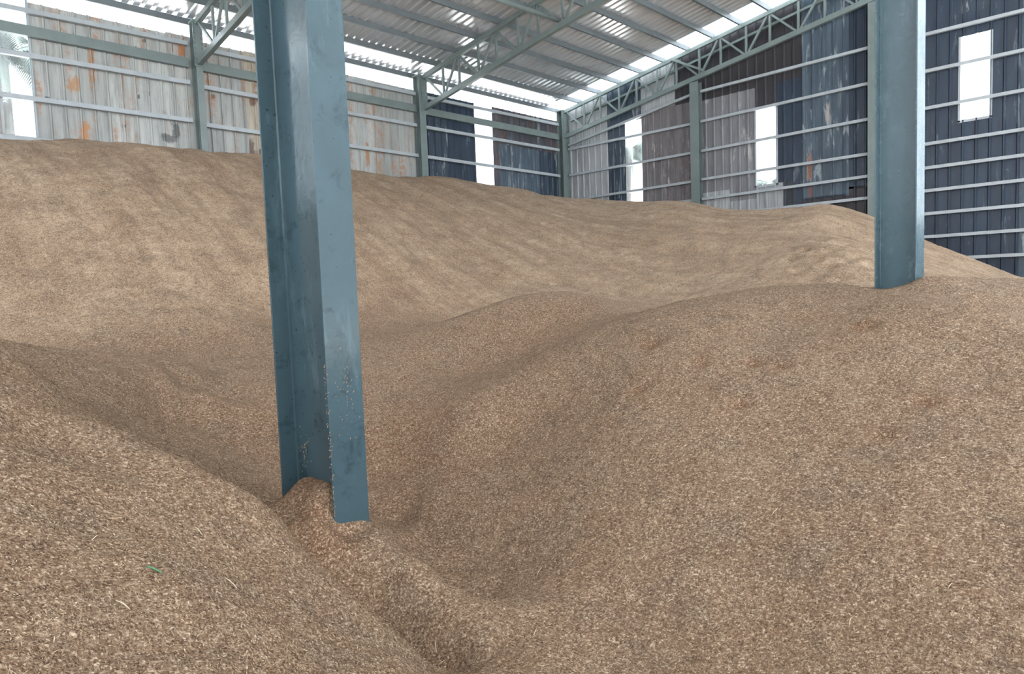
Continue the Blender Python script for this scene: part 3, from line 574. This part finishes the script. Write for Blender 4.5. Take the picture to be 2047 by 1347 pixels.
GX = steps((-23, -18.6, 0.07), (-18.6, -12.6, 0.026), (-12.6, -9.5, 0.042), (-9.5, -0.01, 0.06))
GY = steps((-19, -15.6, 0.08), (-15.6, -10.0, 0.026), (-10.0, -7.5, 0.042), (-7.5, -0.01, 0.06))
XX, YY = np.meshgrid(GX, GY, indexing='ij'); ZZ = surf(XX, YY)
_gx = np.gradient(ZZ, GX, axis=0); _gy = np.gradient(ZZ, GY, axis=1)
NRM = np.stack([-_gx, -_gy, np.ones_like(ZZ)], -1); NRM /= np.linalg.norm(NRM, axis=-1, keepdims=True)
_t = np.clip((10.2 - np.hypot(XX-CAM[0], YY-CAM[1]))/2.6, 0, 1)*np.clip((-6.6-YY)/1.2, 0, 1); NEAR_TONE = _t*_t*(3-2*_t)  # husk colour grows darker towards the camera
RED_SHADE = np.zeros_like(ZZ)  # red-brown husk colour, with shade of the hollows painted in
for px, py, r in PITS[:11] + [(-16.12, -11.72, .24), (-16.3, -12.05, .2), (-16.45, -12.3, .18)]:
    RED_SHADE = np.maximum(RED_SHADE, np.exp(-((XX-px)**2+(YY-py)**2)/(r*r*1.3)))
for px, py, r, k in ((-14.87, -10.97, .85, .5), (-15.8, -10.1, .7, .35), (-12.4, -7.9, 1.0, .3), (-12.7, -10.4, .8, .3)):  # broad patches: red-brown husk plus painted shade in the pit and valleys
    RED_SHADE = np.maximum(RED_SHADE, k*np.exp(-((XX-px)**2+(YY-py)**2)/(r*r*1.3))*(1+0.5*pnoise(XX*2.2, YY*2.2)))
RED_SHADE = np.clip(RED_SHADE*(0.8+0.8*pnoise(XX*9, YY*9+2)), 0, 1)
# which mound each cell belongs to
cxx = 0.5*(XX[:-1, :-1]+XX[1:, 1:]); cyy = 0.5*(YY[:-1, :-1]+YY[1:, 1:])
KEYS = 'BDMLCSFR'
best = np.full(cxx.shape, -1.0); own = np.zeros(cxx.shape, int)
for i, k in enumerate(KEYS):
    P = CPT[LAB == k]; s = np.zeros(cxx.shape)
    for p in P: s = np.maximum(s, 1.0/(((cxx-p[0])**2+(cyy-p[1])**2)+0.02)) + 0.04/(((cxx-p[0])**2+(cyy-p[1])**2)+0.05)
    m_ = s > best; own[m_] = i; best[m_] = s[m_]
INFO = {'B': ('husk_bank', 'long high bank of tan rice husk heaped against the left wall', M_HUSK),
        'D': ('husk_mound', 'far husk heap sloping down the gable wall behind the pale column', M_HUSK),
        'M': ('husk_mound', 'low folded husk ridge in the pit between the front-left slope and the bank', M_HUSK),
        'L': ('husk_mound', 'nearest husk slope filling the lower left corner', M_HUSK),
        'C': ('husk_mound', 'small husk ridge piled around the foot of the near column', M_HUSK),
        'S': ('husk_mound', 'middle husk mound with a rounded crest right of the near column', M_HUSK),
        'F': ('husk_mound', 'biggest husk mound, filling the right foreground', M_HUSK),
        'R': ('husk_mound', 'husk mound at the right edge, around the foot of the pale column', M_HUSK)}
def husk_mesh(name, mask, mat):
    nx, ny = XX.shape; ii, jj = np.nonzero(mask)
    quad = np.stack([ii*ny+jj, (ii+1)*ny+jj, (ii+1)*ny+jj+1, ii*ny+jj+1], 1)
    # skirts down to the floor where the mound ends
    ids, inv = np.unique(quad, return_inverse=True); inv = inv.reshape(quad.shape)
    co = np.stack([XX.ravel()[ids], YY.ravel()[ids], ZZ.ravel()[ids]], 1)
    ed = np.concatenate([inv[:, [k, (k+1) % 4]] for k in range(4)]); key = np.sort(ed, 1)
    _, first, cnt = np.unique(key[:, 0]*10000000+key[:, 1], return_index=True, return_counts=True)
    be = ed[first[cnt == 1]]
    bv, binv = np.unique(be, return_inverse=True); binv = binv.reshape(be.shape)
    up = co[bv]; low = up.copy(); low[:, 2] = 0.0
    nb = len(co); nk = len(bv); sk = np.stack([nb+binv[:, 1], nb+binv[:, 0], nb+nk+binv[:, 0], nb+nk+binv[:, 1]], 1)
    allco = np.concatenate([co, up, low]); allq = np.concatenate([inv, sk])
    me = bpy.data.meshes.new(name)
    me.vertices.add(len(allco)); me.vertices.foreach_set('co', allco.ravel())
    me.loops.add(allq.size); me.loops.foreach_set('vertex_index', allq.ravel().astype(np.int32))
    me.polygons.add(len(allq)); me.polygons.foreach_set('loop_start', np.arange(0, allq.size, 4, dtype=np.int32))
    me.polygons.foreach_set('use_smooth', np.r_[np.ones(len(inv), bool), np.zeros(len(sk), bool)])
    me.update(calc_edges=True)
    nv = np.zeros((len(allco), 3)); nv[:, 2] = 1.0; nv[:nb] = NRM.reshape(-1, 3)[ids]
    bt = me.attributes.new('near_tone', 'FLOAT', 'POINT'); bv_ = np.ones(len(allco), np.float32); bv_[:nb] = NEAR_TONE.ravel()[ids]; bt.data.foreach_set('value', bv_)
    bt = me.attributes.new('red_shade', 'FLOAT', 'POINT'); bv_ = np.zeros(len(allco), np.float32); bv_[:nb] = RED_SHADE.ravel()[ids]; bt.data.foreach_set('value', bv_)
    me.normals_split_custom_set_from_vertices(nv)
    return link(name, me, mat)
MOUND = {}
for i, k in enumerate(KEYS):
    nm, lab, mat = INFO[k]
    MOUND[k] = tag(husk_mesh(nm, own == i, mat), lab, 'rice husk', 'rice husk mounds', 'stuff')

# loose husks lying on the mounds, as small boat-shaped shells
def zi(x, y):
    i = np.clip(np.searchsorted(GX, x)-1, 0, len(GX)-2); j = np.clip(np.searchsorted(GY, y)-1, 0, len(GY)-2)
    s = (x-GX[i])/(GX[i+1]-GX[i]); t = (y-GY[j])/(GY[j+1]-GY[j])
    z = ZZ[i, j]*(1-s)*(1-t)+ZZ[i+1, j]*s*(1-t)+ZZ[i, j+1]*(1-s)*t+ZZ[i+1, j+1]*s*t
    return z, i, j
def normal(x, y):
    e = 0.03; zx = (zi(x+e, y)[0]-zi(x-e, y)[0])/(2*e); zy = (zi(x, y+e)[0]-zi(x, y-e)[0])/(2*e)
    n = np.stack([-zx, -zy, np.ones_like(zx)], 1); return n/np.linalg.norm(n, axis=1)[:, None]
NG = 420000
az = RNG.uniform(math.radians(-2), math.radians(92), NG)
rr = np.exp(RNG.uniform(math.log(1.25), math.log(7.5), NG))
keep = RNG.random(NG) < np.minimum(1.0, 0.42+0.25*rr)
az, rr = az[keep], rr[keep]
gx = CAM[0]+rr*np.cos(az); gy = CAM[1]+rr*np.sin(az)
gz, gi, gj = zi(gx, gy); gn = normal(gx, gy); gown = own[gi, gj]
def grains(name, idx, parent):
    m = len(idx)
    if m == 0: return
    P = np.stack([gx[idx], gy[idx], gz[idx]], 1); nn = gn[idx]
    a = RNG.normal(size=(m, 3)); a -= nn*(a*nn).sum(1)[:, None]; a /= np.linalg.norm(a, axis=1)[:, None]
    lift = RNG.normal(0.10, 0.30, m); a = a*np.cos(lift)[:, None] + nn*np.sin(lift)[:, None]
    b = np.cross(nn, a); b /= np.linalg.norm(b, axis=1)[:, None]; c = np.cross(a, b)
    roll = RNG.normal(0, 0.5, m); b2 = b*np.cos(roll)[:, None]+c*np.sin(roll)[:, None]; c2 = np.cross(a, b2)
    L = RNG.uniform(0.0035, 0.0060, m)[:, None]; W = RNG.uniform(0.0011, 0.0018, m)[:, None]
    L[RNG.random(m) < 0.02] *= 1.9
    o = P + nn*RNG.uniform(0.0005, 0.004, m)[:, None]
    co = np.stack([o-a*L, o+b2*W+c2*W*0.5, o+a*L, o-b2*W+c2*W*0.5], 1).reshape(-1, 3)
    k = np.arange(m)*4
    tri = np.stack([k, k+1, k+2, k, k+2, k+3], 1).reshape(-1, 3)
    me = bpy.data.meshes.new(name)
    me.vertices.add(len(co)); me.vertices.foreach_set('co', co.ravel())
    me.loops.add(tri.size); me.loops.foreach_set('vertex_index', tri.ravel().astype(np.int32))
    me.polygons.add(len(tri)); me.polygons.foreach_set('loop_start', np.arange(0, tri.size, 3, dtype=np.int32))
    me.update(calc_edges=True)
    at = me.attributes.new('tint', 'FLOAT', 'POINT')
    at.data.foreach_set('value', np.repeat(np.clip(RNG.beta(2.2, 1.9, m), 0, 1)*(1-0.6*RED_SHADE[gi[idx], gj[idx]]), 4).astype(np.float32))
    o_ = link(name, me, M_GRAIN, parent); o_['kind'] = 'stuff'
    return o_
for i, k in enumerate(KEYS): grains('loose_husks', np.nonzero(gown == i)[0], MOUND[k])

# husks stuck to the lower part of the near column
def stuck():
    b = MB()
    for _ in range(230):
        if random.random() < 0.55: x, y = -16.159+random.gauss(0, 0.004), -12.0+random.choice((-0.003, 0.01)); z = random.uniform(2.65, 3.45)
        elif random.random() < 0.6: x, y, z = random.gauss(-16.05, 0.03), -12.004, random.gauss(3.3, 0.10)
        else: x, y, z = -16.062, random.gauss(-11.55, 0.03), random.gauss(2.93, 0.06)
        a = random.uniform(-1.57, 1.57)*0.8+1.57; l = 0.006
        if y < -11.9: dx, dy = math.cos(a)*l, 0.0; px, py = math.sin(a)*0.0015, 0.0
        else: dx, dy = 0.0, math.cos(a)*l; px, py = 0.0, math.sin(a)*0.0015
        dz = math.sin(a)*l; k = len(b.v)
        b.v += [(x-dx, y-dy, z-dz), (x+px-(0.002 if y > -11.9 else 0), y+py-(0.002 if y < -11.9 else 0), z), (x+dx, y+dy, z+dz), (x-px, y-py, z+0.001)]
        b.f += [(k, k+1, k+2), (k, k+2, k+3)]
    o = b.build('stuck_husks', M_STUCK, near); o['kind'] = 'stuff'; o['label'] = 'dry husks clinging to the paint'
stuck()

# straw stalks lying on the husk
STR = [(-16.411,-12.214),(-15.296,-12.124),(-14.705,-14.223),(-16.155,-12.802),(-15.412,-12.735),(-14.552,-13.876),(-14.754,-13.692),(-14.549,-13.469),(-14.156,-13.959),(-16.183,-12.869),(-14.968,-12.792),(-13.057,-13.276),(-11.6,-13.373),(-10.906,-13.872),(-17.435,-13.165),(-17.415,-12.852),(-17.076,-12.698),(-15.373,-13.485),(-15.235,-14.194),(-14.976,-14.468),(-15.906,-13.159),(-14.245,-13.204),(-13.839,-14.289),(-17.097,-12.999)]
def lying(name, x, y, L, w, mat, ang):
    z, _, _ = zi(np.array([x]), np.array([y])); nv = Vector(normal(np.array([x]), np.array([y]))[0])
    d = Vector((math.cos(ang), math.sin(ang), 0)); d = (d-nv*d.dot(nv)).normalized()
    b = MB(); p = Vector((0, 0, 0.0)) + nv*0.006
    b.tube([p-d*L/2, p-d*L/6+nv*0.003, p+d*L/6+nv*0.004, p+d*L/2+nv*0.001], [w*0.6, w, w, w*0.5], 6)
    o = b.build(name, mat, smooth=True); o.location = (x, y, float(z[0])); return o
for i, (x, y) in enumerate(STR):
    r = math.hypot(x-CAM[0], y-CAM[1])
    tag(lying('straw_stalk', x, y, random.uniform(0.03, 0.055)*(1+0.05*r), 0.0012, M_STRAW, random.uniform(0, 3.14)), 'thin pale straw stalk lying on the rice husk', 'straw', 'loose straw stalks')
tag(lying('leaf_blade', -17.314, -13.022, 0.055, 0.0028, M_LEAF, 2.3), 'small green leaf blade lying on the lower left husk slope', 'leaf')

# ------------------------------------------------------------------ palms outside the translucent windows
def palm(x, y, h, R, label, nf=15, seed=1):
    rd = random.Random(seed)
    r = tag(empty('palm_tree', (x, y, 0)), label, 'palm tree', 'palms outside')
    MB().tube([(x, y, 0), (x+0.1, y, h*0.35), (x+0.05, y+0.1, h*0.7), (x, y, h)], [0.2, 0.16, 0.14, 0.13], 10).build('trunk', M_TRUNK, r, True)
    for k in range(nf):
        b = MB(); a = 2*math.pi*k/nf + rd.uniform(-0.15, 0.15); up = rd.uniform(-0.1, 0.9); L = R*rd.uniform(0.85, 1.1)
        pts = []
        for i in range(11):
            t = i/10; rr_ = L*(t*0.95); zz = L*(up*t - (0.75+0.35*up)*t*t)
            pts.append(Vector((x+math.cos(a)*rr_, y+math.sin(a)*rr_, h+zz)))
        b.tube(pts, [0.022*(1-0.8*i/10) for i in range(11)], 5)
        sd = Vector((-math.sin(a), math.cos(a), 0))
        for i in range(1, 40):
            t = i/40*10; i0 = min(9, int(t)); p = pts[i0].lerp(pts[i0+1], t-i0); d = (pts[i0+1]-pts[i0]).normalized()
            ll = 0.52*R/2*math.sin(math.pi*(0.12+0.85*i/40))
            for s in (-1, 1):
                tip = p + sd*(s*ll*0.75) + d*(ll*0.45) + Vector((0, 0, -ll*0.55)); q = len(b.v); ww = d*0.030
                b.v += [tuple(p-ww), tuple(p+ww), tuple(p.lerp(tip, 0.55)+ww+Vector((0, 0, 0.02))), tuple(tip)]; b.f.append((q, q+1, q+2, q+3))
        b.build('frond', M_FROND, r)
palm(-14.7, 4.3, 9.5, 2.2, 'palm with drooping fronds outside the big left window', 17, 3)
palm(4.6, 0.6, 8.8, 2.0, 'palm seen through the translucent strip right of the corner column', 17, 5)
palm(5.0, -4.9, 7.0, 1.6, 'palm seen low in the bright middle window of the gable wall', 24, 8)
